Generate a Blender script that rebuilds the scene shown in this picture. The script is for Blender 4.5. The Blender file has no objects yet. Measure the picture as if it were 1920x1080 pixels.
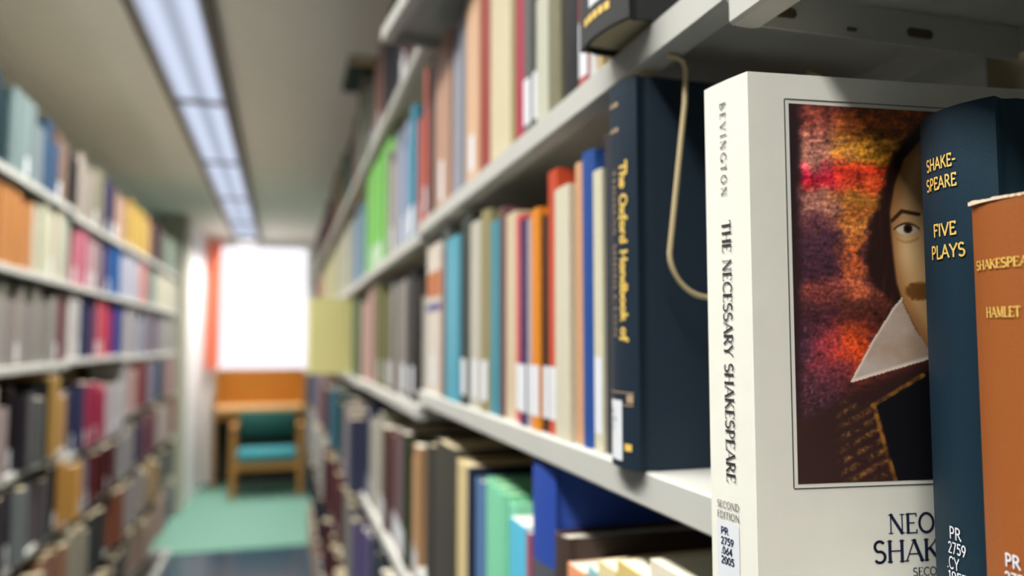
import bpy, bmesh, math, random
from mathutils import Vector, Matrix

random.seed(7)
scene = bpy.context.scene
C = scene.collection

# ------------------------------------------------------------------ camera
W, H, F = 1920, 1080, 1440.0
CH = 1.45                                  # camera height over the floor
THETA = math.atan(430 / F)
PHI = math.atan(100 / F)
ct, st, cp, sp = math.cos(THETA), math.sin(THETA), math.cos(PHI), math.sin(PHI)
CAM = Vector((0, 0, CH))
FWD = Vector((st * cp, ct * cp, sp))
RGT = Vector((ct, -st, 0))
UPV = RGT.cross(FWD)
cam_d = bpy.data.cameras.new('camera')
cam_d.sensor_width = 36
cam_d.lens = F / W * 36
cam_d.clip_start = 0.01
cam_d.dof.use_dof = True
cam_d.dof.focus_distance = 0.318
cam_d.dof.aperture_fstop = 4.7
cam = bpy.data.objects.new('camera', cam_d)
C.objects.link(cam)
rot = Matrix((RGT, UPV, -FWD)).transposed()
cam.matrix_world = Matrix.Translation(CAM) @ rot.to_4x4()
scene.camera = cam

# ------------------------------------------------------------------ world, exposure
world = bpy.data.worlds.new('world')
scene.world = world
world.use_nodes = True
world.node_tree.nodes['Background'].inputs[0].default_value = (0.95, 0.93, 1.0, 1)
world.node_tree.nodes['Background'].inputs[1].default_value = 1.45
vs = scene.view_settings
vs.view_transform = 'Standard'
vs.look = 'None'
vs.gamma = 1.0
vs.use_curve_mapping = False
vs.exposure = 0.0
LAMP_W = 24.5          # watts of each louvred ceiling light
CEIL = CH + 1.08


# ------------------------------------------------------------------ pixels to places
def proj(x, y, z):
    v = Vector((x, y, z)) - CAM
    d = v.dot(FWD)
    return (960 + F * v.dot(RGT) / d, 540 - F * v.dot(UPV) / d)


def y_at(px, x, z):
    """place along the aisle where a point on the plane x=const shows in column px"""
    s = 1 if x > 0 else -1
    lo, hi = (0.02, 60.0) if x > 0 else (0.3 * abs(x) + 0.02, 60.0)
    for _ in range(60):
        m = (lo + hi) / 2
        if s * (proj(x, m, z)[0] - px) > 0:
            lo = m
        else:
            hi = m
    return (lo + hi) / 2


def z_at(py, x, y):
    v = proj(x, y, CH)[1], proj(x, y, CH + 0.1)[1]
    z = CH + 0.1 * (v[0] - py) / (v[0] - v[1])
    for _ in range(4):
        e = proj(x, y, z)[1] - py
        z += e * 0.1 / (v[0] - v[1])
    return z


# ------------------------------------------------------------------ materials
def lin(c):
    return tuple(((v / 255) / 12.92 if v / 255 <= 0.04045 else (((v / 255) + 0.055) / 1.055) ** 2.4) for v in c)


_mats = {}


def mat(kind, rgb=(200, 200, 200), rough=0.6, metal=0.0, spec=0.5):
    key = (kind, tuple(rgb), rough, metal)
    if key in _mats:
        return _mats[key]
    m = bpy.data.materials.new(kind)
    m.use_nodes = True
    nt = m.node_tree
    b = nt.nodes['Principled BSDF']
    col = lin(rgb)
    b.inputs['Roughness'].default_value = rough
    b.inputs['Metallic'].default_value = metal
    b.inputs['Specular IOR Level'].default_value = spec if kind not in ('cloth', 'leather', 'paper') else 0.22
    tc = nt.nodes.new('ShaderNodeTexCoord')
    nz = nt.nodes.new('ShaderNodeTexNoise')
    mix = nt.nodes.new('ShaderNodeMix')
    mix.data_type = 'RGBA'
    nt.links.new(tc.outputs['Object'], nz.inputs['Vector'])
    nt.links.new(mix.outputs[2], b.inputs['Base Color'])
    nt.links.new(nz.outputs['Fac'], mix.inputs[0])
    amp, sc, bump = {'cloth': (0.12, 260, 0.25), 'paper': (0.05, 60, 0.0), 'pages': (0.16, 90, 0.15),
                     'steel': (0.05, 14, 0.0), 'wood': (0.22, 9, 0.0), 'carpet': (0.15, 220, 0.3),
                     'vinyl': (0.18, 5, 0.0), 'plaster': (0.05, 9, 0.05), 'leather': (0.30, 2600, 0.22),
                     'fabric': (0.14, 160, 0.2), 'ink': (0.02, 50, 0.0), 'gold': (0.2, 900, 0.0)}[kind]
    nz.inputs['Scale'].default_value = sc
    nz.inputs['Detail'].default_value = 3
    if kind == 'pages':
        mp = nt.nodes.new('ShaderNodeMapping')
        mp.inputs['Scale'].default_value = (0.3, 22, 0.3)
        nt.links.new(tc.outputs['Object'], mp.inputs['Vector'])
        nt.links.new(mp.outputs[0], nz.inputs['Vector'])
    if kind == 'wood':
        mp = nt.nodes.new('ShaderNodeMapping')
        mp.inputs['Scale'].default_value = (0.6, 3, 5)
        nt.links.new(tc.outputs['Object'], mp.inputs['Vector'])
        nt.links.new(mp.outputs[0], nz.inputs['Vector'])
    mix.inputs[6].default_value = (*[max(0, v * (1 - amp)) for v in col], 1)
    mix.inputs[7].default_value = (*[min(1, v * (1 + amp)) for v in col], 1)
    if bump:
        bp = nt.nodes.new('ShaderNodeBump')
        bp.inputs['Strength'].default_value = bump
        bp.inputs['Distance'].default_value = 0.0006
        nt.links.new(nz.outputs['Fac'], bp.inputs['Height'])
        nt.links.new(bp.outputs[0], b.inputs['Normal'])
    _mats[key] = m
    return m


def vcol_mat(name, rough=0.5, bump=0.0):
    m = bpy.data.materials.new(name)
    m.use_nodes = True
    nt = m.node_tree
    b = nt.nodes['Principled BSDF']
    b.inputs['Roughness'].default_value = rough
    a = nt.nodes.new('ShaderNodeVertexColor')
    a.layer_name = 'Col'
    nz = nt.nodes.new('ShaderNodeTexNoise')
    nz.inputs['Scale'].default_value = 400
    mx = nt.nodes.new('ShaderNodeMix')
    mx.data_type = 'RGBA'
    mx.blend_type = 'OVERLAY'
    mx.inputs[0].default_value = 0.25
    nt.links.new(a.outputs[0], mx.inputs[6])
    nt.links.new(nz.outputs['Color'], mx.inputs[7])
    nt.links.new(mx.outputs[2], b.inputs['Base Color'])
    return m


def emit_mat(name, col, strength):
    m = bpy.data.materials.new(name)
    m.use_nodes = True
    nt = m.node_tree
    nt.nodes.remove(nt.nodes['Principled BSDF'])
    e = nt.nodes.new('ShaderNodeEmission')
    e.inputs[0].default_value = (*col, 1)
    e.inputs[1].default_value = strength
    nt.links.new(e.outputs[0], nt.nodes['Material Output'].inputs[0])
    return m, e


# ------------------------------------------------------------------ mesh helpers
def tag(o, label=None, cat=None, group=None, kind=None):
    for k, v in (('label', label), ('category', cat), ('group', group), ('kind', kind)):
        if v:
            o[k] = v
    return o


def empty(name, loc=(0, 0, 0), label=None, cat=None, group=None, rz=0.0):
    o = bpy.data.objects.new(name, None)
    o.empty_display_size = 0.05
    C.objects.link(o)
    o.location = loc
    o.rotation_euler = (0, 0, rz)
    return tag(o, label, cat, group)


def mesh_obj(name, verts, faces, material, parent=None, smooth=None, loc=None):
    me = bpy.data.meshes.new(name)
    me.from_pydata([tuple(v) for v in verts], [], faces)
    bm = bmesh.new()
    bm.from_mesh(me)
    bmesh.ops.recalc_face_normals(bm, faces=bm.faces)
    bm.to_mesh(me)
    bm.free()
    if smooth:
        me.polygons.foreach_set('use_smooth', [True] * len(me.polygons))
        me.set_sharp_from_angle(angle=math.radians(smooth))
    me.materials.append(material)
    o = bpy.data.objects.new(name, me)
    C.objects.link(o)
    if parent:
        o.parent = parent
    if loc:
        o.location = loc
    return o


class MB:
    """collects boxes, prisms and tubes for one mesh"""

    def __init__(s):
        s.v, s.f = [], []

    def box(s, x0, x1, y0, y1, z0, z1):
        n = len(s.v)
        s.v += [(x, y, z) for z in (z0, z1) for y in (y0, y1) for x in (x0, x1)]
        s.f += [tuple(n + i for i in q) for q in
                ((0, 2, 3, 1), (4, 5, 7, 6), (0, 1, 5, 4), (2, 6, 7, 3), (0, 4, 6, 2), (1, 3, 7, 5))]
        return s

    def bbox(s, x0, x1, y0, y1, z0, z1, r):
        """box with its four long (z) edges and rims chamfered"""
        n = len(s.v)
        rings = [(z0, r), (z0 + r, 0), (z1 - r, 0), (z1, r)]
        for z, i in rings:
            a0, a1, b0, b1 = x0 + i, x1 - i, y0 + i, y1 - i
            s.v += [(a0 + r, b0, z), (a1 - r, b0, z), (a1, b0 + r, z), (a1, b1 - r, z),
                    (a1 - r, b1, z), (a0 + r, b1, z), (a0, b1 - r, z), (a0, b0 + r, z)]
        for k in range(3):
            for i in range(8):
                j = (i + 1) % 8
                s.f.append((n + k * 8 + i, n + k * 8 + j, n + k * 8 + 8 + j, n + k * 8 + 8 + i))
        s.f.append(tuple(n + 7 - i for i in range(8)))
        s.f.append(tuple(n + 24 + i for i in range(8)))
        return s

    def ybar(s, prof, y0, y1):
        """closed profile of (x, z) swept along y"""
        n, k = len(s.v), len(prof)
        s.v += [(x, y0, z) for x, z in prof] + [(x, y1, z) for x, z in prof]
        for i in range(k):
            j = (i + 1) % k
            s.f.append((n + i, n + j, n + k + j, n + k + i))
        s.f.append(tuple(n + i for i in range(k)))
        s.f.append(tuple(n + 2 * k - 1 - i for i in range(k)))
        return s

    def tube(s, pts, r, k=8):
        n0 = len(s.v)
        pts = [Vector(p) for p in pts]
        for i, p in enumerate(pts):
            t = (pts[min(i + 1, len(pts) - 1)] - pts[max(i - 1, 0)]).normalized()
            a = t.orthogonal().normalized() if i == 0 else (a - t * a.dot(t)).normalized()
            b = t.cross(a)
            for q in range(k):
                w = 2 * math.pi * q / k
                s.v.append(tuple(p + (a * math.cos(w) + b * math.sin(w)) * r))
        for i in range(len(pts) - 1):
            for q in range(k):
                j = (q + 1) % k
                s.f.append((n0 + i * k + q, n0 + i * k + j, n0 + i * k + k + j, n0 + i * k + k + q))
        s.f.append(tuple(n0 + k - 1 - q for q in range(k)))
        s.f.append(tuple(n0 + (len(pts) - 1) * k + q for q in range(k)))
        return s

    def build(s, name, material, parent=None, smooth=None, loc=None):
        return mesh_obj(name, s.v, s.f, material, parent, smooth, loc)


# ------------------------------------------------------------------ the room
VINYL = mat('vinyl', (40, 60, 74), 0.16)
MINT = mat('carpet', (96, 136, 120), 0.9)
PLASTER = mat('plaster', (228, 226, 222), 0.8)
BEIGE = mat('plaster', (170, 166, 148), 0.75)
CEILM = mat('plaster', (240, 237, 228), 0.85)
GAPM = mat('plaster', (120, 114, 100), 0.9)
WALL_Y = 8.46
tag(MB().box(-2.6, 2.6, -3.2, WALL_Y + 0.1, -0.1, 0).build('floor', VINYL),
    'dark blue grey vinyl floor of the aisle', kind='structure')
tag(MB().box(-2.55, 2.55, 5.78, WALL_Y, 0.0, 0.006).build('floor_carpet', MINT),
    'mint green carpet beyond the bookcases', kind='structure')
ceil = tag(MB().box(-2.6, 2.6, -3.2, WALL_Y + 0.1, CEIL + 0.012, CEIL + 0.1).build('ceiling', GAPM),
           'beige tiled ceiling', kind='structure')
LX0, LX1 = -0.505, -0.232            # slot of the light strip
tile_me = {}
for (a, b, n) in ((-2.6, LX0 - 0.002, 4), (LX1 + 0.002, 2.6, 5)):
    w = (b - a) / n
    for i in range(n):
        for k in range(19):
            y = -3.2 + k * 0.615
            if n not in tile_me:
                tile_me[n] = MB().bbox(0.0025, w - 0.0025, 0.0025, 0.6125, 0, 0.0118, 0.002).build('tile', CEILM)
                o = tile_me[n]
            else:
                o = tile_me[n].copy()
                C.objects.link(o)
            o.parent = ceil
            o.location = (a + i * w, y, CEIL)
tag(MB().box(-2.7, -2.6, -3.2, WALL_Y + 0.1, 0, CEIL + 0.1).build('wall_left', PLASTER), 'white plaster wall', kind='structure')
tag(MB().box(2.6, 2.7, -3.2, WALL_Y + 0.1, 0, CEIL + 0.1).build('wall_right', PLASTER), 'white plaster wall', kind='structure')
tag(MB().box(-2.7, 2.7, -3.3, -3.2, 0, CEIL + 0.1).build('wall_back', PLASTER), 'white plaster wall', kind='structure')
WX0, WX1, WZ0, WZ1 = -0.70, 0.27, CH - 0.32, CH + 1.02
wf = MB()
wf.box(-2.6, WX0, WALL_Y, WALL_Y + 0.12, 0, CEIL + 0.1)
wf.box(WX1, 2.6, WALL_Y, WALL_Y + 0.12, 0, CEIL + 0.1)
wf.box(WX0, WX1, WALL_Y, WALL_Y + 0.12, 0, WZ0)
wf.box(WX0, WX1, WALL_Y, WALL_Y + 0.12, WZ1, CEIL + 0.1)
tag(wf.build('wall_far', PLASTER), 'white plaster wall with the window', kind='structure')
win = tag(empty('window_1', (WX0, WALL_Y, WZ0)), 'bright white window at the end of the aisle', kind='structure')
ww, wh = WX1 - WX0, WZ1 - WZ0
fm = MB()
for q in ((0, 0.03, 0, wh), (ww - 0.03, ww, 0, wh), (0.03, ww - 0.03, 0, 0.03), (0.03, ww - 0.03, wh - 0.03, wh)):
    fm.box(q[0], q[1], 0.03, 0.08, q[2], q[3])
fm.build('window_frame', mat('steel', (235, 235, 235), 0.4), win)
glass = bpy.data.materials.new('window_glass')
glass.use_nodes = True
nt = glass.node_tree
nt.nodes.remove(nt.nodes['Principled BSDF'])
tr = nt.nodes.new('ShaderNodeBsdfTransparent')
gl = nt.nodes.new('ShaderNodeBsdfGlossy')
gl.inputs['Roughness'].default_value = 0.02
mx = nt.nodes.new('ShaderNodeMixShader')
mx.inputs[0].default_value = 0.06
nt.links.new(tr.outputs[0], mx.inputs[1])
nt.links.new(gl.outputs[0], mx.inputs[2])
nt.links.new(mx.outputs[0], nt.nodes['Material Output'].inputs[0])
MB().box(0.03, ww - 0.03, 0.05, 0.055, 0.03, wh - 0.03).build('pane', glass, win)
MB().box(-0.02, ww + 0.02, -0.03, 0.03, -0.025, 0.0).build('window_sill', mat('steel', (235, 235, 235), 0.4), win)
pl = bpy.data.lights.new('window_portal', 'AREA')
pl.shape = 'RECTANGLE'
pl.size, pl.size_y = ww, wh
pl.cycles.is_portal = True
po = bpy.data.objects.new('window_portal', pl)
C.objects.link(po)
po.parent = win
po.location = (ww / 2, 0.1, wh / 2)
po.rotation_euler = (-math.pi / 2, 0, 0)
# column and slanted white reveal left of the window
tag(MB().bbox(-1.02, -0.80, 7.02, 7.36, 0.006, CEIL, 0.01).build('column', BEIGE), 'beige square column beside the desk nook', kind='structure')
rv = MB()
rv.v = [(-0.80, 7.37, 0.006), (-0.757, WALL_Y, 0.006), (-0.80, WALL_Y, 0.006), (-0.80, 7.37, CEIL), (-0.757, WALL_Y, CEIL), (-0.80, WALL_Y, CEIL)]
rv.f = [(0, 1, 4, 3), (1, 2, 5, 4), (0, 3, 5, 2), (0, 2, 1), (3, 4, 5)]
tag(rv.build('wall_reveal', mat('plaster', (240, 236, 238), 0.7)), 'white side wall between column and window', kind='structure')

# orange curtain
cv, cf = [], []
NCU = 24
for k in (0, 1):
    for i in range(NCU + 1):
        x = -0.745 + 0.135 * i / NCU
        y = WALL_Y - 0.10 + 0.022 * math.sin(i / NCU * math.pi * 5)
        cv += [(x, y - 0.003 * k, CH - 0.28), (x, y - 0.003 * k, CH + 1.03)]
n1 = 2 * (NCU + 1)
for i in range(NCU):
    a = 2 * i
    cf += [(a, a + 1, a + 3, a + 2), (n1 + a, n1 + a + 2, n1 + a + 3, n1 + a + 1)]
    cf += [(a, a + 2, n1 + a + 2, n1 + a), (a + 1, n1 + a + 1, n1 + a + 3, a + 3)]
cf += [(0, n1, n1 + 1, 1), (2 * NCU, 2 * NCU + 1, n1 + 2 * NCU + 1, n1 + 2 * NCU)]
CURT = mat('fabric', (250, 170, 140), 0.9).copy()
cn = CURT.node_tree
tl = cn.nodes.new('ShaderNodeBsdfTranslucent')
tl.inputs[0].default_value = (*lin((255, 205, 182)), 1)
ms = cn.nodes.new('ShaderNodeMixShader')
ms.inputs[0].default_value = 0.6
cn.links.new(cn.nodes['Principled BSDF'].outputs[0], ms.inputs[1])
cn.links.new(tl.outputs[0], ms.inputs[2])
cn.links.new(ms.outputs[0], cn.nodes['Material Output'].inputs[0])
cu = mesh_obj('curtain', cv, cf, CURT, None, 60)
tag(cu, 'narrow orange curtain hanging at the left edge of the window', 'curtain')

# ------------------------------------------------------------------ ceiling lights
LENS, en = emit_mat('light_lens', (0.72, 0.80, 1.0), 0.95)
ntl = LENS.node_tree
tcn = ntl.nodes.new('ShaderNodeTexCoord')
sep = ntl.nodes.new('ShaderNodeSeparateXYZ')
wv = ntl.nodes.new('ShaderNodeMath'); wv.operation = 'MULTIPLY'; wv.inputs[1].default_value = 2 * math.pi / 0.109
cs = ntl.nodes.new('ShaderNodeMath'); cs.operation = 'COSINE'
sc2 = ntl.nodes.new('ShaderNodeMath'); sc2.operation = 'MULTIPLY_ADD'; sc2.inputs[1].default_value = -0.22; sc2.inputs[2].default_value = 0.78
ntl.links.new(tcn.outputs['Object'], sep.inputs[0])
ntl.links.new(sep.outputs['X'], wv.inputs[0])
ntl.links.new(wv.outputs[0], cs.inputs[0])
ntl.links.new(cs.outputs[0], sc2.inputs[0])
ntl.links.new(sc2.outputs[0], en.inputs[1])
HOUS = mat('steel', (92, 84, 78), 0.5)
light_y = [-2.5 + 1.232 * k for k in range(9)]
words_light = ['ceiling light strip segment far behind the camera over the aisle', 'ceiling light strip segment behind the camera', 'ceiling light strip segment right above the camera',
               'ceiling light strip segment just ahead of the camera, above the frame', 'nearest visible segment of the ceiling light strip, widest of the row',
               'second visible segment of the ceiling light strip, between two dark dividers', 'third visible segment of the ceiling light strip along the aisle',
               'fourth visible segment of the ceiling light strip, near the window', 'last segment of the ceiling light strip, ending at the window wall']
for k, y in enumerate(light_y):
    L = 1.232
    if y + L > WALL_Y:
        L = WALL_Y - y - 0.01
    e = empty('ceiling_light', ((LX0 + LX1) / 2, y, CEIL), words_light[k], 'ceiling light', 'fluorescent ceiling light strip')
    hw = (LX1 - LX0) / 2
    hb = MB()
    hb.box(-hw, -hw + 0.034, 0, L - 0.001, -0.012, 0.011)
    hb.box(hw - 0.038, hw, 0, L - 0.001, -0.03, 0.011)
    hb.box(-hw + 0.034, hw - 0.038, 0, 0.022, -0.010, 0.011)
    hb.box(-hw + 0.034, hw - 0.038, L - 0.023, L - 0.001, -0.010, 0.011)
    hb.build('housing', HOUS, e)
    MB().box(-hw + 0.034, hw - 0.038, 0.022, L - 0.023, 0.0, 0.008).build('diffuser', LENS, e)
    ld = bpy.data.lights.new('louvred_tubes', 'AREA')
    ld.shape = 'RECTANGLE'
    ld.size, ld.size_y = 0.2, L - 0.06
    ld.energy = LAMP_W * L / 1.232
    ld.color = (1.0, 0.98, 0.93)
    ld.spread = math.radians(124)
    lo = bpy.data.objects.new('louvred_tubes', ld)
    C.objects.link(lo)
    lo.parent = e
    lo.location = (0, L / 2, -0.004)

# ------------------------------------------------------------------ bookcases
STEEL = mat('steel', (184, 184, 178), 0.5, 0.0, 0.3)
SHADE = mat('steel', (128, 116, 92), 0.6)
SX = 0.213                     # front edge of the right shelves
DEP = 0.19
LXF = -0.686                   # front edge of the left shelves
BAY = 0.914
RY = [0.332 + BAY * (k - 1) for k in range(0, 8)]      # right bay limits; bay k is RY[k]..RY[k+1]
LY = [3.84 + BAY * (k - 3) for k in range(0, 6)]       # left bay limits
FACE = 0.022


def shelf(parent, x0, dep, y0, y1, top, s=1, name='shelf', face=FACE):
    """folded steel shelf with down-turned front lip, return and end flanges; s=1 front towards -x"""
    m = MB()
    x1 = x0 + s * dep
    fx = lambda d: x0 + s * d
    pr = [(0.0015, 0), (dep, 0), (dep, -0.016), (dep - 0.0012, -0.016), (dep - 0.0012, -0.0012), (0.0014, -0.0012),
          (0.0014, -face + 0.0012), (0.016, -face + 0.0012), (0.016, -face), (0.0018, -face), (0, -face + 0.0018), (0, -0.0015)]
    m.ybar([(fx(a), top + b) for a, b in pr], y0, y1)
    for ya, yb in ((y0, y0 + 0.0012), (y1 - 0.0012, y1)):
        m.box(min(fx(0.0015), fx(dep - 0.0015)), max(fx(0.0015), fx(dep - 0.0015)), ya, yb, top - face + 0.0013, top - 0.0013)
    return m.build(name, STEEL, parent)


ORD = ['', 'first', 'second', 'third', 'fourth', 'fifth', 'sixth', 'seventh', 'eighth']
RIGHT_H = {
    0: [0.80, 0.49, 0.181, -0.124, -0.42, -0.72, -1.02, -1.33],
    1: [0.195, -0.079, -0.36, -0.68, -1.0, -1.33],
    2: [0.512, 0.184, -0.106, -0.41, -0.71, -1.01, -1.33],
    3: [0.512, 0.180, -0.110, -0.42, -0.71, -1.01, -1.33],
    4: [0.512, 0.180, -0.110, -0.42, -0.72, -1.01, -1.33],
    5: [0.512, 0.180, -0.110, -0.42, -0.71, -1.01, -1.33],
    6: [0.512, 0.180, -0.110, -0.42, -0.71, -1.01, -1.33],
}
LEFT_H = {
    0: [0.452, 0.200, -0.068, -0.355, -0.60, -0.87, -1.14, -1.38],
    1: [0.438, 0.198, -0.060, -0.385, -0.61, -0.87, -1.14, -1.38],
    2: [0.445, 0.198, -0.070, -0.33, -0.60, -0.87, -1.14, -1.38],
    3: [0.445, 0.198, -0.070, -0.33, -0.60, -0.87, -1.14, -1.38],
}
LEFT_H = {k: LEFT_H[max(0, k - 1)] for k in range(5)}
right_case, left_case = {}, {}
bay_words_r = ['nearest right bookcase bay holding the white portrait book', 'right bookcase bay with the tall navy book on its middle shelf',
               'right bookcase bay holding the bright green book', 'fourth bay of the right bookcase, with the yellow green book jutting out',
               'fifth bay of the right bookcase, far down the aisle', 'sixth bay of the right bookcase, far down the aisle',
               'last bay of the right bookcase, nearest the desk and chair']
for k in range(7):
    y0, y1 = RY[k], RY[k + 1]
    e = empty('bookcase', (SX, y0, 0), 'off white steel ' + bay_words_r[k], 'bookcase', 'bays of the right bookcase')
    right_case[k] = e
    hold = []
    for h in RIGHT_H[k]:
        hold.append(shelf(e, 0.0, DEP, 0.002, BAY - 0.002, CH + h))
    e['_'] = 0
    del e['_']
    ptop = CH + (0.80 if k < 3 else 0.72)
    if k < 2:
        for yy in (0.0, BAY - 0.03):
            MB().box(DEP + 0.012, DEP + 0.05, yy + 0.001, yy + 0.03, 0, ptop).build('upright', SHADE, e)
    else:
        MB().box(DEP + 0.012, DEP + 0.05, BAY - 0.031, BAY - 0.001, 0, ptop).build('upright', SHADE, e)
        MB().box(DEP + 0.006, DEP + 0.010, 0.002, BAY - 0.002, 0.02, ptop - 0.02).build('back_panel', SHADE, e)  # sheet back added to block light through the open shelves
    MB().box(0.004, DEP, 0.004, BAY - 0.004, 0, CH - 1.33 - FACE).build('base', STEEL, e)
bay_words_l = ['left bookcase bay just outside the left edge of the photo', 'nearest left bookcase bay, cut by the photo edge', 'left bookcase bay with the crimson and blue books',
               'third bay of the left bookcase', 'last bay of the left bookcase, beside the beige column']
for k in range(5):
    e = empty('bookcase', (LXF, LY[k], 0), 'pale grey steel ' + bay_words_l[k], 'bookcase', 'bays of the left bookcase')
    left_case[k] = e
    for h in LEFT_H[k]:
        shelf(e, 0.0, DEP, 0.002, BAY - 0.002, CH + h, -1, face=0.021)
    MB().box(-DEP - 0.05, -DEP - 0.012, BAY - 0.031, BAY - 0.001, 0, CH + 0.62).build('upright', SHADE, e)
    MB().box(-DEP - 0.010, -DEP - 0.006, 0.002, BAY - 0.002, 0.02, CH + 0.5).build('back_panel', SHADE, e)  # added here too, so no light comes through from behind
    MB().box(-DEP, -0.004, 0.004, BAY - 0.004, 0, CH - 1.38 - 0.026).build('base', STEEL, e)
# askew top shelf of the second bay: its far end has slid out into the aisle
sk = shelf(right_case[1], 0.0, DEP, 0.01, BAY - 0.05, 0.0)
sk.location = (0.012, 0.0, CH + 0.492)
sk.rotation_euler = (0, 0, math.radians(5.6))
sk['label'] = 'top shelf set askew, its far end out over the aisle'

# slots in the end flange of the nearest upper shelf
e0 = right_case[0]
zt = CH + 0.181
near_shelf = [o for o in e0.children if o.name.startswith('shelf')][2]


def slot(parent, xc, zc, y, L, r, nm='slot'):
    ring, inner = [], []
    for rr, lst in ((r, ring), (r * 0.62, inner)):
        for i in range(24):
            a = 2 * math.pi * i / 24
            lst.append((xc + (L / 2 if math.cos(a) >= 0 else -L / 2) + rr * math.cos(a), zc + rr * math.sin(a)))
    v = [(x, y - 0.0006, z) for x, z in ring] + [(x, y - 0.0006, z) for x, z in inner] + [(x, y, z) for x, z in ring] + [(x, y - 0.0001, z) for x, z in inner]
    f = []
    for i in range(24):
        j = (i + 1) % 24
        f += [(i, j, 24 + j, 24 + i), (i, 48 + i, 48 + j, j), (24 + i, 24 + j, 72 + j, 72 + i)]
    f.append(tuple(72 + i for i in range(24)))
    return mesh_obj(nm, v, f, mat('steel', (92, 80, 60), 0.6), parent)


ye = BAY - 0.002 - 0.0012 - 0.0002
slot(near_shelf, 0.030, zt - 0.012, ye, 0.012, 0.0028)
slot(near_shelf, 0.118, zt - 0.013, ye, 0.012, 0.0026)
slot(near_shelf, 0.073, zt - 0.016, ye, 0.004, 0.0010, 'hole')


# ------------------------------------------------------------------ stroke lettering
def arc(cx, cy, rx, ry, a0, a1, n=10):
    return [(cx + rx * math.cos(math.radians(a0 + (a1 - a0) * i / n)), cy + ry * math.sin(math.radians(a0 + (a1 - a0) * i / n))) for i in range(n + 1)]


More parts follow.
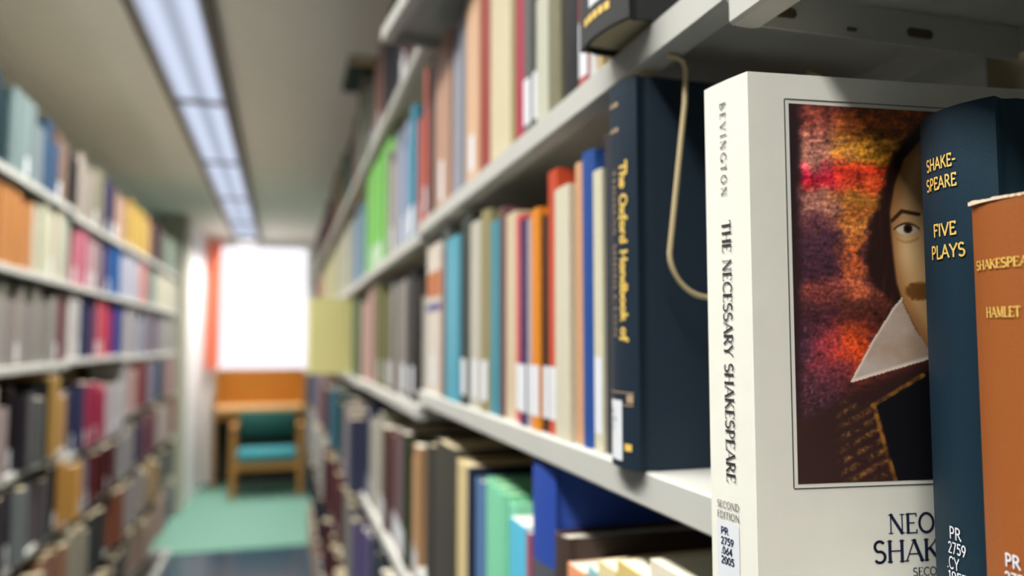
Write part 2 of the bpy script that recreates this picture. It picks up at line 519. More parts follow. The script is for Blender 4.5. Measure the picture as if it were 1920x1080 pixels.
T, N = 1.0, 0.45
GL = {
    'A': (.78, [(N, [(.02, 0), (.39, 1)]), (T, [(.39, 1), (.76, 0)]), (N, [(.15, .34), (.63, .34)])]),
    'B': (.64, [(T, [(.12, 0), (.12, 1)]), (N, [(.12, 1), (.32, 1)] + arc(.32, .76, .22, .24, 90, -90) + [(.12, .52)]), (.8, [(.12, .52), (.34, .52)] + arc(.34, .26, .26, .26, 90, -90) + [(.12, 0)])]),
    'C': (.74, [(.8, arc(.44, .5, .38, .5, 48, 312, 18))]),
    'D': (.78, [(T, [(.12, 0), (.12, 1)]), (.8, [(.12, 1), (.32, 1)] + arc(.32, .5, .40, .5, 90, -90, 14) + [(.12, 0)])]),
    'E': (.60, [(T, [(.12, 0), (.12, 1)]), (N, [(.12, 1), (.55, 1), (.55, .86)]), (N, [(.12, .52), (.45, .52)]), (N, [(.12, 0), (.57, 0), (.57, .16)])]),
    'F': (.56, [(T, [(.12, 0), (.12, 1)]), (N, [(.12, 1), (.54, 1), (.54, .86)]), (N, [(.12, .52), (.44, .52)])]),
    'G': (.80, [(.8, arc(.44, .5, .38, .5, 48, 340, 18)), (T, [(.78, 0.02), (.78, .42)]), (N, [(.58, .42), (.8, .42)])]),
    'H': (.80, [(T, [(.12, 0), (.12, 1)]), (T, [(.68, 0), (.68, 1)]), (N, [(.12, .52), (.68, .52)])]),
    'I': (.28, [(T, [(.14, 0), (.14, 1)])]),
    'K': (.74, [(T, [(.12, 0), (.12, 1)]), (N, [(.62, 1), (.14, .44)]), (T, [(.28, .6), (.70, 0)])]),
    'L': (.58, [(T, [(.12, 0), (.12, 1)]), (N, [(.12, 0), (.56, 0), (.56, .18)])]),
    'M': (.92, [(N, [(.12, 0), (.14, 1)]), (T, [(.14, 1), (.46, .05)]), (N, [(.46, .05), (.78, 1)]), (T, [(.78, 1), (.80, 0)])]),
    'N': (.82, [(N, [(.12, 0), (.12, 1)]), (T, [(.12, 1), (.70, 0)]), (N, [(.70, 0), (.70, 1)])]),
    'O': (.82, [(.85, arc(.41, .5, .36, .5, 0, 360, 24))]),
    'P': (.60, [(T, [(.12, 0), (.12, 1)]), (.7, [(.12, 1), (.30, 1)] + arc(.30, .73, .25, .27, 90, -90) + [(.12, .46)])]),
    'R': (.70, [(T, [(.12, 0), (.12, 1)]), (.7, [(.12, 1), (.30, 1)] + arc(.30, .75, .24, .25, 90, -90) + [(.12, .5)]), (T, [(.32, .5), (.66, 0)])]),
    'S': (.58, [(.85, arc(.29, .75, .22, .25, 40, 250, 10) + arc(.29, .26, .24, .26, 80, -140, 10))]),
    'T': (.66, [(T, [(.33, 0), (.33, 1)]), (N, [(.03, .84), (.03, 1), (.63, 1), (.63, .84)])]),
    'V': (.76, [(T, [(.02, 1), (.38, 0)]), (N, [(.38, 0), (.74, 1)])]),
    'Y': (.74, [(T, [(.37, 0), (.37, .45)]), (T, [(.03, 1), (.37, .45)]), (N, [(.37, .45), (.71, 1)])]),
    '0': (.56, [(.8, arc(.28, .5, .22, .5, 0, 360, 20))]),
    '1': (.40, [(T, [(.22, 0), (.22, 1)]), (N, [(.22, 1), (.06, .82)])]),
    '2': (.56, [(.8, arc(.28, .74, .21, .26, 160, -30, 10) + [(.06, 0), (.52, 0)])]),
    '4': (.58, [(N, [(.40, 0), (.40, 1), (.05, .3), (.54, .3)])]),
    '5': (.54, [(.8, [(.48, 1), (.14, 1), (.12, .58)] + arc(.26, .33, .22, .31, 115, -140, 10))]),
    '6': (.56, [(.8, [(.42, 1), (.12, .45)] + arc(.28, .28, .21, .28, 150, -210, 18))]),
    '7': (.54, [(.8, [(.06, 1), (.50, 1), (.18, 0)])]),
    '8': (.54, [(.8, arc(.27, .75, .18, .23, 0, 360, 14)), (.8, arc(.27, .27, .22, .27, 0, 360, 16))]),
    '9': (.56, [(.8, arc(.28, .70, .21, .29, 20, 380, 18) + [(.44, .5), (.22, 0)])]),
    '.': (.22, [(T, [(.08, .02), (.15, .02)])]),
    '-': (.40, [(T, [(.06, .45), (.34, .45)])]),
    'a': (.52, [(T, [(.42, 0), (.42, .62)]), (N, arc(.24, .3, .18, .31, 0, 360, 14))]),
    'b': (.54, [(T, [(.10, 0), (.10, 1)]), (N, arc(.28, .3, .19, .31, 0, 360, 14))]),
    'd': (.54, [(T, [(.44, 0), (.44, 1)]), (N, arc(.26, .3, .19, .31, 0, 360, 14))]),
    'e': (.50, [(.8, [(.06, .32), (.44, .32)] + arc(.25, .31, .19, .31, 0, 310, 14))]),
    'f': (.36, [(T, [(.15, -.2), (.15, .8)] + arc(.27, .8, .12, .2, 180, 50, 5)), (N, [(.02, .6), (.32, .6)])]),
    'h': (.56, [(T, [(.10, 0), (.10, 1)]), (T, arc(.28, .38, .18, .24, 180, 0, 8) + [(.46, 0)])]),
    'k': (.52, [(T, [(.10, 0), (.10, 1)]), (N, [(.44, .62), (.12, .28)]), (T, [(.22, .38), (.48, 0)])]),
    'n': (.56, [(T, [(.10, 0), (.10, .62)]), (T, arc(.28, .38, .18, .24, 180, 0, 8) + [(.46, 0)])]),
    'o': (.52, [(.9, arc(.26, .31, .20, .31, 0, 360, 16))]),
    'r': (.38, [(T, [(.10, 0), (.10, .62)]), (.8, arc(.26, .42, .16, .2, 180, 60, 6))]),
    'x': (.50, [(T, [(.05, .62), (.45, 0)]), (N, [(.05, 0), (.45, .62)])]),
    ' ': (.36, []),
}


def text_len(txt, size, gap):
    return sum(GL[c][0] + gap for c in txt) * size - gap * size


def lettering(parent, txt, mapf, size, material, weight=0.15, serif=True, gap=0.08, name='lettering', squash=1.0, even=False):
    v, f = [], []
    u0 = 0.0

    def quad(p, q, w):
        dx, dy = q[0] - p[0], q[1] - p[1]
        l = math.hypot(dx, dy) or 1
        ex, ey = dx / l * w * 0.3, dy / l * w * 0.3
        nx, ny = -dy / l * w / 2, dx / l * w / 2
        n = len(v)
        for a, b in ((p[0] - ex + nx, p[1] - ey + ny), (p[0] - ex - nx, p[1] - ey - ny), (q[0] + ex - nx, q[1] + ey - ny), (q[0] + ex + nx, q[1] + ey + ny)):
            v.append(mapf((u0 + a * squash) * size, b * size))
        f.append((n, n + 1, n + 2, n + 3))

    for c in txt:
        w, strokes = GL[c]
        for wt, pts in strokes:
            ww_ = weight * (1.0 if even else wt)
            for p, q in zip(pts, pts[1:]):
                quad(p, q, ww_)
            if serif and len(pts) == 2:
                for (p, q) in ((pts[0], pts[1]), (pts[1], pts[0])):
                    if p[1] in (0, 1) and abs(q[1] - p[1]) > 0.3:
                        yy = 0.02 if p[1] == 0 else 0.98
                        quad((p[0] - 0.11, yy), (p[0] + 0.11, yy), 0.05)
        u0 += w * squash + gap
    me = bpy.data.meshes.new(name)
    me.from_pydata([tuple(a) for a in v], [], f)
    me.materials.append(material)
    o = bpy.data.objects.new(name, me)
    C.objects.link(o)
    o.parent = parent
    return o


# ------------------------------------------------------------------ books
PAGES = mat('pages', (196, 180, 144), 0.85)
PAGES_W = mat('pages', (212, 206, 188), 0.85)
PALEGREEN = mat('pages', (206, 222, 176), 0.8)
STICK = mat('paper', (214, 217, 222), 0.5)
INK = mat('ink', (30, 30, 40), 0.6)
GOLD = mat('gold', (232, 196, 100), 0.45, 0.1)


def case_points(t, dep, style, fine=False):
    """outline of the cover in plan (outer, inner); spine at x=0 facing -x"""
    b = 0.0024 if style == 'hard' else 0.0007
    bul = min(0.005, t * 0.14) if style == 'hard' else 0.0008
    n = 12 if fine else 6
    O, I = [(dep, 0.0)], [(dep, b)]
    if style == 'hard' and fine:
        O += [(0.0165, 0.0), (0.013, 0.0016), (0.0105, 0.0020), (0.008, 0.0010)]
        I += [(0.0165, b), (0.013, b + 0.0012), (0.0105, b + 0.0016), (0.008, b + 0.0008)]
    for i in range(n + 1):
        w = i / n
        x = bul * (2 * w - 1) ** 2
        O.append((x, t * w))
        I.append((x + b * 0.8 + 0.0008, b + (t - 2 * b) * w))
    if style == 'hard' and fine:
        O += [(0.008, t - 0.001), (0.0105, t - 0.002), (0.013, t - 0.0016), (0.0165, t)]
        I += [(0.008, t - b - 0.0008), (0.0105, t - b - 0.0016), (0.013, t - b - 0.0012), (0.0165, t - b)]
    O.append((dep, t))
    I.append((dep, t - b))
    return O, I, b


def case_mesh(t, h, dep, style, fine=False):
    O, I, b = case_points(t, dep, style, fine)
    n = len(O)
    v = []
    for z in (0, h):
        v += [(x, y, z) for x, y in O] + [(x, y, z) for x, y in I]
    f = []
    for i in range(n - 1):
        f += [(i, i + 1, 2 * n + i + 1, 2 * n + i), (n + i, 3 * n + i, 3 * n + i + 1, n + i + 1),
              (i, n + i, n + i + 1, i + 1), (2 * n + i, 2 * n + i + 1, 3 * n + i + 1, 3 * n + i)]
    f += [(0, 2 * n, 3 * n, n), (n - 1, 2 * n - 1, 4 * n - 1, 3 * n - 1)]
    return v, f, b


ALL_BOOKS = []
ALB = 0.58             # reflectance of ordinary covers against their lit look


def alb(rgb, k=None):
    k = k or ALB
    return tuple(int(round(255 * (1.055 * (v * k) ** (1 / 2.4) - 0.055 if v * k > 0.0031308 else 12.92 * v * k))) for v in lin(rgb))



def book(loc, t, h, dep, rgb, style='hard', label='', group=None, side=1, fine=False, sticker=False, rz=0.0, lean=0.0,
         pages=None, rough=None, kind='cloth', bands=None, stick_h=0.05, name=None, skew=0.0):
    nm = name or ('hardback_book' if style == 'hard' else 'paperback_book')
    e = empty(nm, (loc[0], loc[1], loc[2] + 0.0005), label, 'book', group)
    e.rotation_euler = (lean, 0, rz + (0 if side > 0 else math.pi))
    v, f, b = case_mesh(t, h, dep, style, fine)
    v = [(a + skew * b_, b_, c_) for a, b_, c_ in v]
    m = mat(kind, rgb, rough if rough else (0.62 if style == 'hard' else 0.38))
    mesh_obj('cover', v, f, m, e, 35)
    ins = 0.0035 if style == 'hard' else 0.0004
    p = MB().box(0.0062 if style == 'hard' else 0.002, dep - (0.004 if style == 'hard' else 0.0004), b + (0.0022 if fine and style == 'hard' else 0.0001),
                 t - b - (0.0022 if fine and style == 'hard' else 0.0001), ins, h - ins)
    p.v = [(a + skew * b_, b_, c_) for a, b_, c_ in p.v]
    p.build('pages', pages or (PAGES if style == 'hard' else PAGES_W), e)
    bul = min(0.005, t * 0.14) if style == 'hard' else 0.0008

    def sx(y):
        return bul * (2 * y / t - 1) ** 2 - 0.00025 + skew * y
    e_map = lambda y, z, off=0.0: (sx(y) - off, y, z)
    if sticker:
        w = min(t * 0.84, 0.026)
        y0, y1, z0, z1 = t / 2 - w / 2, t / 2 + w / 2, 0.012, 0.012 + stick_h
        strip_on(e, e_map, y0, y1, z0, z1, STICK, 'call_label')
    if bands:
        for z0, z1, col in bands:
            strip_on(e, e_map, t * 0.03, t * 0.97, z0, z1, mat('paper', alb(col), 0.5), 'spine_band')
    ALL_BOOKS.append(e)
    return e, e_map


def strip_on(parent, mp, y0, y1, z0, z1, material, name):
    v, f = [], []
    n = 6
    for i in range(n + 1):
        y = y0 + (y1 - y0) * i / n
        v += [mp(y, z0), mp(y, z1)]
    for i in range(n):
        f.append((2 * i, 2 * i + 1, 2 * i + 3, 2 * i + 2))
    return mesh_obj(name, v, f, material, parent, 60)


COLOR_WORDS = [((20, 20, 22), 'black'), ((60, 60, 62), 'charcoal'), ((110, 110, 110), 'dark grey'), ((165, 163, 158), 'grey'), ((205, 203, 198), 'light grey'), ((238, 236, 230), 'white'),
               ((228, 220, 190), 'cream'), ((214, 190, 150), 'beige'), ((200, 160, 100), 'tan'), ((120, 90, 60), 'brown'), ((70, 45, 35), 'dark brown'), ((205, 165, 60), 'golden'),
               ((235, 140, 45), 'orange'), ((235, 190, 150), 'peach'), ((200, 120, 70), 'rust orange'), ((220, 100, 85), 'coral'), ((200, 60, 40), 'red'), ((150, 60, 50), 'brick red'), ((95, 20, 30), 'maroon'),
               ((180, 30, 70), 'crimson'), ((210, 120, 140), 'rose'), ((225, 185, 180), 'pale pink'), ((120, 85, 100), 'mauve'), ((75, 50, 95), 'purple'), ((200, 195, 215), 'lavender'),
               ((30, 40, 75), 'navy'), ((50, 85, 165), 'blue'), ((95, 120, 150), 'steel blue'), ((185, 205, 225), 'pale blue'), ((70, 155, 185), 'sky blue'), ((30, 105, 120), 'teal'), ((25, 65, 60), 'dark green'),
               ((125, 125, 80), 'olive'), ((140, 215, 105), 'bright green'), ((115, 180, 150), 'mint green'), ((200, 205, 170), 'pale green'), ((195, 185, 110), 'yellow green'), ((150, 165, 165), 'blue grey')]


def cword(rgb):
    return min(COLOR_WORDS, key=lambda c: sum((a - b) ** 2 for a, b in zip(c[0], rgb)))[1]


ORDB = ['', 'first', 'second', 'third', 'fourth', 'fifth', 'sixth', 'seventh', 'eighth', 'ninth', 'tenth', 'eleventh', 'twelfth', 'thirteenth', 'fourteenth', 'fifteenth',
        'sixteenth', 'seventeenth', 'eighteenth', 'nineteenth', 'twentieth', 'twenty-first', 'twenty-second', 'twenty-third', 'twenty-fourth', 'twenty-fifth', 'twenty-sixth']


def row_from_pixels(rows, base, bayword, rowword, group, limit, back=0.004, side=1, k_alb=None):
    """rows: (px_left, px_right, rgb, py_top, style, sticker[, extra]) far to near; px measured at the foot of the books"""
    n = len(rows)
    lo, hi = limit
    items = []
    for r in rows:
        xs = SX + back
        y1 = min(hi, y_at(r[0], xs, CH + base))
        y0 = max(lo, y_at(r[1], xs, CH + base))
        items.append([y0, y1, r])
    prev = hi
    out = []
    for i, (y0, y1, r) in enumerate(items):
        y1 = min(y1, prev)
        t = y1 - y0 - 0.0006
        if t < 0.004:
            continue
        prev = y0
        zt_ = z_at(r[3], SX + back, (y0 + y1) / 2)
        h = max(0.12, min(zt_ - CH - base, 0.254))
        ex = r[6] if len(r) > 6 else {}
        k = n - i
        lab = '%s %s, %s from the near end, %s, %s' % (cword(r[2]), 'clothbound book' if r[4] == 'hard' else 'paperback', ORDB[k], rowword, bayword)
        bk, mp = book((SX + back + ex.get('back', random.uniform(0, 0.006)), y0 + 0.0003, CH + base), t, h, ex.get('dep', random.uniform(0.135, 0.165)), alb(r[2], k_alb), r[4],
                      lab, group, 1, fine=t > 0.03, sticker=r[5], bands=ex.get('bands'), stick_h=ex.get('sh', 0.045), pages=ex.get('pages'))
        out.append((bk, mp, t, h))
    return out


# ---- second bay (k=1), middle shelf
MID = [
    (785, 794, (196, 192, 186), 556, 'soft', False),
    (794, 820, (228, 218, 204), 460, 'soft', True, {'bands': [(0.125, 0.136, (90, 100, 170)), (0.146, 0.185, (224, 140, 90))]}),
    (820, 826, (176, 120, 118), 470, 'soft', False),
    (826, 834, (96, 104, 96), 430, 'hard', False),
    (834, 858, (92, 176, 200), 446, 'soft', False),
    (858, 876, (66, 72, 66), 406, 'hard', True),
    (876, 895, (206, 202, 188), 416, 'soft', True),
    (895, 912, (158, 148, 106), 396, 'hard', True),
    (912, 929, (72, 152, 170), 414, 'soft', False),
    (929, 937, (118, 78, 84), 388, 'hard', False),
    (937, 957, (228, 208, 176), 400, 'soft', False),
    (957, 972, (226, 84, 92), 404, 'soft', True),
    (972, 984, (78, 48, 100), 412, 'soft', True),
    (984, 993, (186, 178, 184), 410, 'soft', True),
    (993, 1009, (240, 148, 46), 392, 'soft', True),
    (1009, 1021, (36, 36, 38), 404, 'soft', True),
    (1021, 1039, (212, 82, 52), 320, 'soft', True),
    (1039, 1067, (228, 222, 198), 352, 'soft', False),
    (1067, 1083, (222, 170, 128), 306, 'hard', False),
    (1083, 1107, (44, 84, 160), 286, 'hard', False),
    (1107, 1124, (228, 222, 192), 320, 'soft', True, {'sh': 0.055}),
    (1124, 1134, (62, 62, 68), 252, 'hard', False),
]
out_mid = row_from_pixels(MID, -0.079, 'bay of the navy book', 'middle shelf', 'books on the middle shelf beside the tall navy book', (y_at(1133, 0.204, CH) + 0.001, RY[2] - 0.004), k_alb=0.74)
# ---- second bay, upper shelf
UPP = [
    (787, 797, (234, 130, 116), 130, 'soft', True),
    (797, 809, (70, 62, 62), 95, 'hard', False),
    (809, 836, (206, 164, 140), 62, 'soft', True, {'sh': 0.06}),
    (836, 853, (166, 168, 182), 10, 'hard', False),
    (853, 871, (136, 138, 148), -10, 'hard', False),
    (871, 895, (242, 200, 164), -20, 'soft', True),
    (895, 911, (168, 76, 66), -20, 'hard', False),
    (911, 948, (238, 226, 190), -40, 'soft', False),
    (948, 955, (180, 168, 120), -40, 'soft', False),
    (955, 971, (188, 62, 88), -50, 'hard', False),
    (971, 985, (106, 108, 104), -60, 'hard', True),
    (985, 999, (48, 52, 56), -60, 'hard', True),
    (999, 1021, (218, 218, 198), 12, 'soft', False),
    (1021, 1043, (138, 134, 108), -60, 'hard', False),
    (1043, 1068, (40, 40, 44), -60, 'hard', False),
    (1068, 1092, (196, 92, 92), -60, 'hard', True),
    (1092, 1104, (150, 46, 60), -60, 'hard', False),
    (1104, 1118, (232, 230, 226), -60, 'soft', False),
    (1118, 1140, (236, 206, 150), -60, 'soft', False, {'dep': 0.09}),
]
row_from_pixels(UPP, 0.195, 'bay of the navy book', 'upper shelf', 'books on the upper shelf above the tall navy book', (0.503, RY[2] - 0.004), k_alb=0.7)
# ---- second bay, lower shelf
LOW = [
    (792, 808, (60, 58, 54), 834, 'hard', False),
    (808, 846, (66, 64, 58), 832, 'hard', False),
    (846, 871, (206, 186, 140), 868, 'hard', False),
    (871, 880, (24, 34, 58), 880, 'hard', False),
    (880, 898, (86, 118, 160), 902, 'hard', False),
    (898, 912, (124, 200, 162), 900, 'hard', False, {'pages': PALEGREEN}),
    (912, 926, (130, 206, 168), 912, 'hard', False, {'pages': PALEGREEN}),
    (926, 940, (124, 200, 162), 926, 'hard', False, {'pages': PALEGREEN}),
    (940, 952, (134, 208, 172), 944, 'hard', False, {'pages': PALEGREEN}),
    (952, 983, (92, 190, 222), 980, 'soft', False),
    (983, 990, (170, 90, 110), 1000, 'soft', False),
    (990, 1034, (44, 74, 160), 852, 'hard', False, {'bands': [(0.115, 0.17, (104, 108, 116))], 'dep': 0.18, 'back': 0.0}),
    (1034, 1060, (70, 56, 50), 1004, 'hard', False, {'dep': 0.185, 'back': 0.0, 'pages': PAGES_W}),
    (1060, 1090, (236, 158, 116), 1066, 'soft', False),
    (1090, 1116, (140, 190, 196), 1072, 'soft', False),
    (1116, 1150, (228, 212, 164), 1062, 'soft', False),
    (1150, 1210, (214, 190, 120), 1070, 'soft', False),
    (1210, 1290, (226, 218, 196), 1072, 'soft', False),
]
row_from_pixels(LOW, -0.36, 'bay of the navy book', 'lower shelf', 'books on the lower shelf below the tall navy book', (RY[1] + 0.004, RY[2] - 0.004), k_alb=0.95)

# ---- coloured runs, read per column of the photograph
R_ROWS = {
    0: [(745, 800, (96, 48, 44)), (715, 745, (34, 36, 46)), (700, 715, (150, 108, 96)), (670, 700, (136, 138, 122)), (655, 670, (120, 78, 72)), (640, 655, (44, 84, 74)),
        (625, 640, (128, 112, 70)), (600, 625, (116, 72, 74)), (570, 600, (104, 78, 60))],
    1: [(780, 800, (232, 124, 110)), (758, 780, (66, 156, 186)), (740, 758, (176, 188, 216)), (722, 740, (196, 188, 186)), (680, 722, (150, 230, 118)), (658, 680, (132, 166, 186)),
        (630, 658, (206, 206, 182)), (606, 630, (218, 214, 168)), (594, 606, (220, 176, 142)), (560, 594, (70, 62, 60))],
    2: [(755, 800, (42, 42, 42)), (733, 755, (168, 162, 154)), (720, 733, (48, 84, 82)), (698, 720, (124, 124, 78)), (672, 698, (220, 182, 172)), (660, 672, (96, 124, 84)), (640, 660, (110, 80, 72)),
        (600, 640, (150, 110, 80)), (560, 600, (90, 80, 100))],
    3: [(760, 800, (230, 178, 128)), (750, 760, (56, 66, 44)), (735, 750, (150, 120, 130)), (712, 735, (116, 80, 78)), (690, 712, (196, 192, 180)), (675, 690, (58, 64, 96)), (655, 675, (164, 156, 160)),
        (640, 655, (44, 98, 98)), (622, 640, (70, 136, 158)), (610, 622, (112, 48, 54)), (598, 610, (160, 140, 150)), (560, 598, (92, 104, 140))],
    4: [(740, 800, (44, 62, 52)), (715, 740, (222, 214, 180)), (690, 715, (66, 74, 84)), (668, 690, (120, 112, 160)), (645, 668, (140, 134, 126)), (616, 645, (92, 22, 34)), (560, 616, (206, 206, 202))],
    5: [(740, 800, (60, 60, 60)), (700, 740, (200, 190, 150)), (675, 700, (140, 60, 60)), (640, 675, (214, 206, 180)), (616, 640, (92, 26, 40)), (560, 616, (18, 30, 62))],
    6: [(700, 800, (80, 60, 50)), (650, 700, (180, 170, 120)), (625, 650, (200, 140, 110)), (600, 625, (70, 140, 190)), (560, 600, (220, 190, 170))],
}
L_ROWS = {
    0: [(0, 20, (40, 66, 72)), (20, 85, (140, 158, 160)), (85, 116, (56, 88, 124)), (116, 133, (150, 120, 108)), (133, 150, (30, 26, 28)), (150, 180, (170, 158, 148)), (180, 196, (146, 144, 122)), (196, 218, (62, 56, 86)),
        (218, 240, (196, 160, 140)), (240, 276, (206, 172, 78)), (276, 287, (190, 150, 100)), (287, 308, (66, 14, 30)), (308, 345, (120, 134, 116))],
    1: [(-40, 66, (206, 138, 80)), (66, 118, (228, 222, 200)), (118, 140, (190, 196, 182)), (140, 165, (216, 128, 146)), (165, 182, (196, 160, 170)), (182, 198, (150, 132, 130)), (198, 208, (84, 72, 120)), (208, 229, (0, 88, 164)),
        (229, 256, (206, 208, 224)), (256, 266, (210, 176, 176)), (266, 280, (226, 138, 130)), (280, 294, (110, 150, 140)), (294, 345, (222, 218, 196))],
    2: [(-40, 60, (166, 160, 152)), (60, 115, (158, 154, 146)), (115, 132, (120, 44, 48)), (132, 150, (214, 208, 206)), (150, 172, (44, 56, 96)), (172, 184, (150, 84, 120)), (184, 198, (222, 80, 90)), (198, 213, (188, 8, 82)), (213, 228, (34, 58, 150)),
        (228, 256, (186, 184, 184)), (256, 268, (170, 176, 196)), (268, 300, (140, 128, 144)), (300, 345, (182, 178, 172))],
    3: [(-40, 22, (186, 172, 164)), (22, 40, (34, 28, 34)), (40, 62, (108, 108, 110)), (62, 82, (22, 30, 36)), (82, 118, (212, 164, 92)), (118, 150, (52, 54, 96)), (150, 180, (184, 50, 92)), (180, 200, (222, 120, 136)), (200, 236, (206, 206, 206)),
        (236, 248, (206, 168, 160)), (248, 266, (140, 44, 48)), (266, 284, (150, 144, 164)), (284, 298, (36, 82, 110)), (298, 345, (190, 156, 150))],
    4: [(-40, 15, (60, 50, 56)), (15, 35, (132, 138, 138)), (35, 54, (0, 96, 116)), (54, 76, (112, 104, 104)), (76, 96, (22, 24, 32)), (96, 140, (220, 164, 82)), (140, 156, (140, 128, 144)), (156, 204, (94, 4, 22)), (204, 238, (176, 172, 174)),
        (238, 262, (54, 50, 84)), (262, 284, (120, 52, 80)), (284, 312, (206, 194, 182)), (312, 345, (150, 56, 26))],
    5: [(-40, 60, (90, 60, 40)), (60, 110, (170, 120, 90)), (110, 150, (180, 170, 150)), (150, 185, (34, 36, 38)), (185, 200, (84, 74, 44)), (200, 225, (150, 76, 42)), (225, 262, (170, 162, 156)), (262, 290, (196, 164, 120)), (290, 345, (120, 126, 116))],
    6: [(-40, 130, (70, 50, 40)), (130, 170, (60, 60, 66)), (170, 230, (84, 74, 66)), (230, 262, (176, 150, 130)), (262, 300, (200, 176, 156)), (300, 345, (120, 130, 140))],
}
PALE = [(206, 200, 190), (150, 60, 50), (52, 60, 90), (36, 38, 40), (190, 160, 120), (110, 130, 120), (150, 140, 150), (200, 190, 160)]


def pick(row, px):
    for a, b, c in row:
        if a <= px < b:
            return c
    return random.choice(PALE)


def jit(c, a=10):
    d = random.uniform(-a, a)
    return tuple(int(max(4, min(248, v + d + random.uniform(-a / 3, a / 3)))) for v in c)


far_v, far_f, far_c = [], [], []


def far_book(x, y, z, t, h, dep, rgb, s):
    n = len(far_v)
    x0, x1 = (x, x + dep) if s > 0 else (x - dep, x)
    far_v.extend([(a, b, c) for c in (z + 0.0005, z + h) for b in (y, y + t) for a in (x0, x1)])
    far_f.extend([tuple(n + i for i in q) for q in ((0, 2, 3, 1), (4, 5, 7, 6), (0, 1, 5, 4), (2, 6, 7, 3), (0, 4, 6, 2), (1, 3, 7, 5))])
    pc = lin((158, 146, 118))
    c = lin(rgb)
    far_c.extend([c, pc, c, c, c if s > 0 else pc, pc if s > 0 else c])


def fill(side, k, rowi, base, room, far=False, ystart=None):
    row = (R_ROWS if side > 0 else L_ROWS)[min(rowi, 6)]
    lim = (RY[k], RY[k + 1]) if side > 0 else (LY[k], LY[k + 1])
    x = SX + 0.005 if side > 0 else LXF - 0.006
    y = lim[1] - 0.006
    items = []
    last = None
    while True:
        t = random.uniform(0.032, 0.058) if not far else random.uniform(0.04, 0.065)
        if side < 0:
            t = random.uniform(0.038, 0.072)
        if side > 0 and k == 2:
            t = random.uniform(0.036, 0.055)
        if y - t < (ystart if ystart else lim[0] + 0.006):
            break
        if side > 0 and k == 3 and rowi == 2 and abs(y - t / 2 - 0.015 - y_at(651, SX, CH - 0.02)) < t / 2 + 0.02:
            y -= t
            continue
        if side > 0 and k == 3 and rowi == 0 and y > 2.285 and y - t < 2.47:
            y -= t
            continue
        px = proj(x, y - t / 2, CH + base + 0.06)[0]
        c0 = pick(row, px)
        c = jit(c0, 10 if c0[1] < 225 else 2)
        bright = c[1] > 190 and c[0] < 160
        hh = min(room - 0.012, random.uniform(0.2 if side > 0 else 0.175, 0.25) if not bright else 0.28)
        items.append((y - t, t - 0.0006, hh, c, px))
        y -= t
    n = len(items)
    sw = {0: 'top', 1: 'second', 2: 'third', 3: 'fourth', 4: 'fifth', 5: 'sixth', 6: 'seventh'}[rowi] + ' shelf'
    bw = {(1, 2): 'bay of the bright green book', (-1, 1): 'nearest left bay', (-1, 2): 'second left bay'}.get((side, k), '')
    def jut():
        return random.choice((0.012, 0.022, 0.032)) if rowi >= 3 and (side < 0 or k > 2) and random.random() < 0.75 else 0.0
    for i, (y0, t, hh, c, px) in enumerate(items):
        if far:
            far_book(x + side * (random.uniform(0, 0.01) - jut()), y0, CH + base, t, hh, 0.15, alb(c), side)
            continue
        if side < 0 and proj(x, y0 + t, CH + base)[0] < -30:
            continue
        st_ = random.random() < (0.45 if side > 0 else 0.16)
        lab = '%s %s, %s from near end, %s, %s' % (cword(c), 'clothbound book' if i % 3 else 'paperback', ORDB[min(n - i, 26)], sw, bw)
        yy = y0 if side > 0 else y0 + t
        book((x + side * (random.uniform(0, 0.01) - jut()), yy, CH + base), t, hh, random.uniform(0.13, 0.16), alb(c), 'hard' if i % 3 else 'soft', lab,
             'books on the %s of the %s' % (sw, bw), side, sticker=st_, stick_h=0.05)


for k in (2, 3, 4, 5, 6):
    hs = RIGHT_H[k]
    for r, h in enumerate(hs[:7]):
        if k == 2 and r == 6:
            continue
        room = (hs[r - 1] - FACE - h) if r else 0.32
        ys = None
        if k == 3 and r == 2:
            ys = 2.70
        fill(1, k, r, h, room, far=k > 2 or r > 4)
for k in (4, 3, 2, 1, 0):
    hs = LEFT_H[k]
    for r, h in enumerate(hs[:7]):
        room = (hs[r - 1] - 0.026 - h) if r else 0.24
        fill(-1, k, r, h, room, far=k not in (1, 2) or r > 4)

# dark books shelved behind the nearest bays, seen over the white book
back_shelf = shelf(right_case[1], DEP + 0.055 + DEP, DEP, 0.002, BAY - 0.002, CH - 0.10, -1)
for i in range(6):
    c = [(26, 30, 30), (20, 34, 26), (34, 30, 28), (24, 26, 36), (30, 30, 30), (22, 40, 30)][i]
    yk = RY[1] + 0.036 + i * 0.05
    book((SX + 2 * DEP + 0.05, yk + 0.044, CH - 0.10), 0.044, 0.235 - 0.004 * i, 0.16, c, 'hard', '%s book shelved on the far face, %s behind the portrait book' % (cword(c), ORDB[i + 1]),
         'dark books on the far face of the bookcase', -1)
# unseen books added on the nearest shelf to block the light under it
yk = 0.193
i = 0
while i < 6:
    t = random.uniform(0.02, 0.04)
    c = alb(jit(PALE[i % 8]))
    i += 1
    book((0.266 + random.uniform(0, 0.004), yk - t, CH - 0.124), t - 0.0006, random.uniform(0.18, 0.235), random.uniform(0.11, 0.13), c, 'hard' if i % 2 else 'soft',
         '%s book added out of view to block light, %s after the rust brown one' % (cword(c), ORDB[i]), 'unseen light-blocking books on the nearest shelf')
    yk -= t


# ------------------------------------------------------------------ hero books
# tall navy book at the near end of the middle shelf
NB = (27, 41, 54)
ty0, ty1 = y_at(1184, 0.204, CH), y_at(1133, 0.204, CH)
nb_t = ty1 - ty0
nb, nm_ = book((0.204, ty0, CH - 0.079), nb_t, 0.245, 0.165, NB, 'hard', 'tall navy cloth book with gilt spine title jutting over the shelf edge', None, 1, True, kind='cloth', rough=0.5)


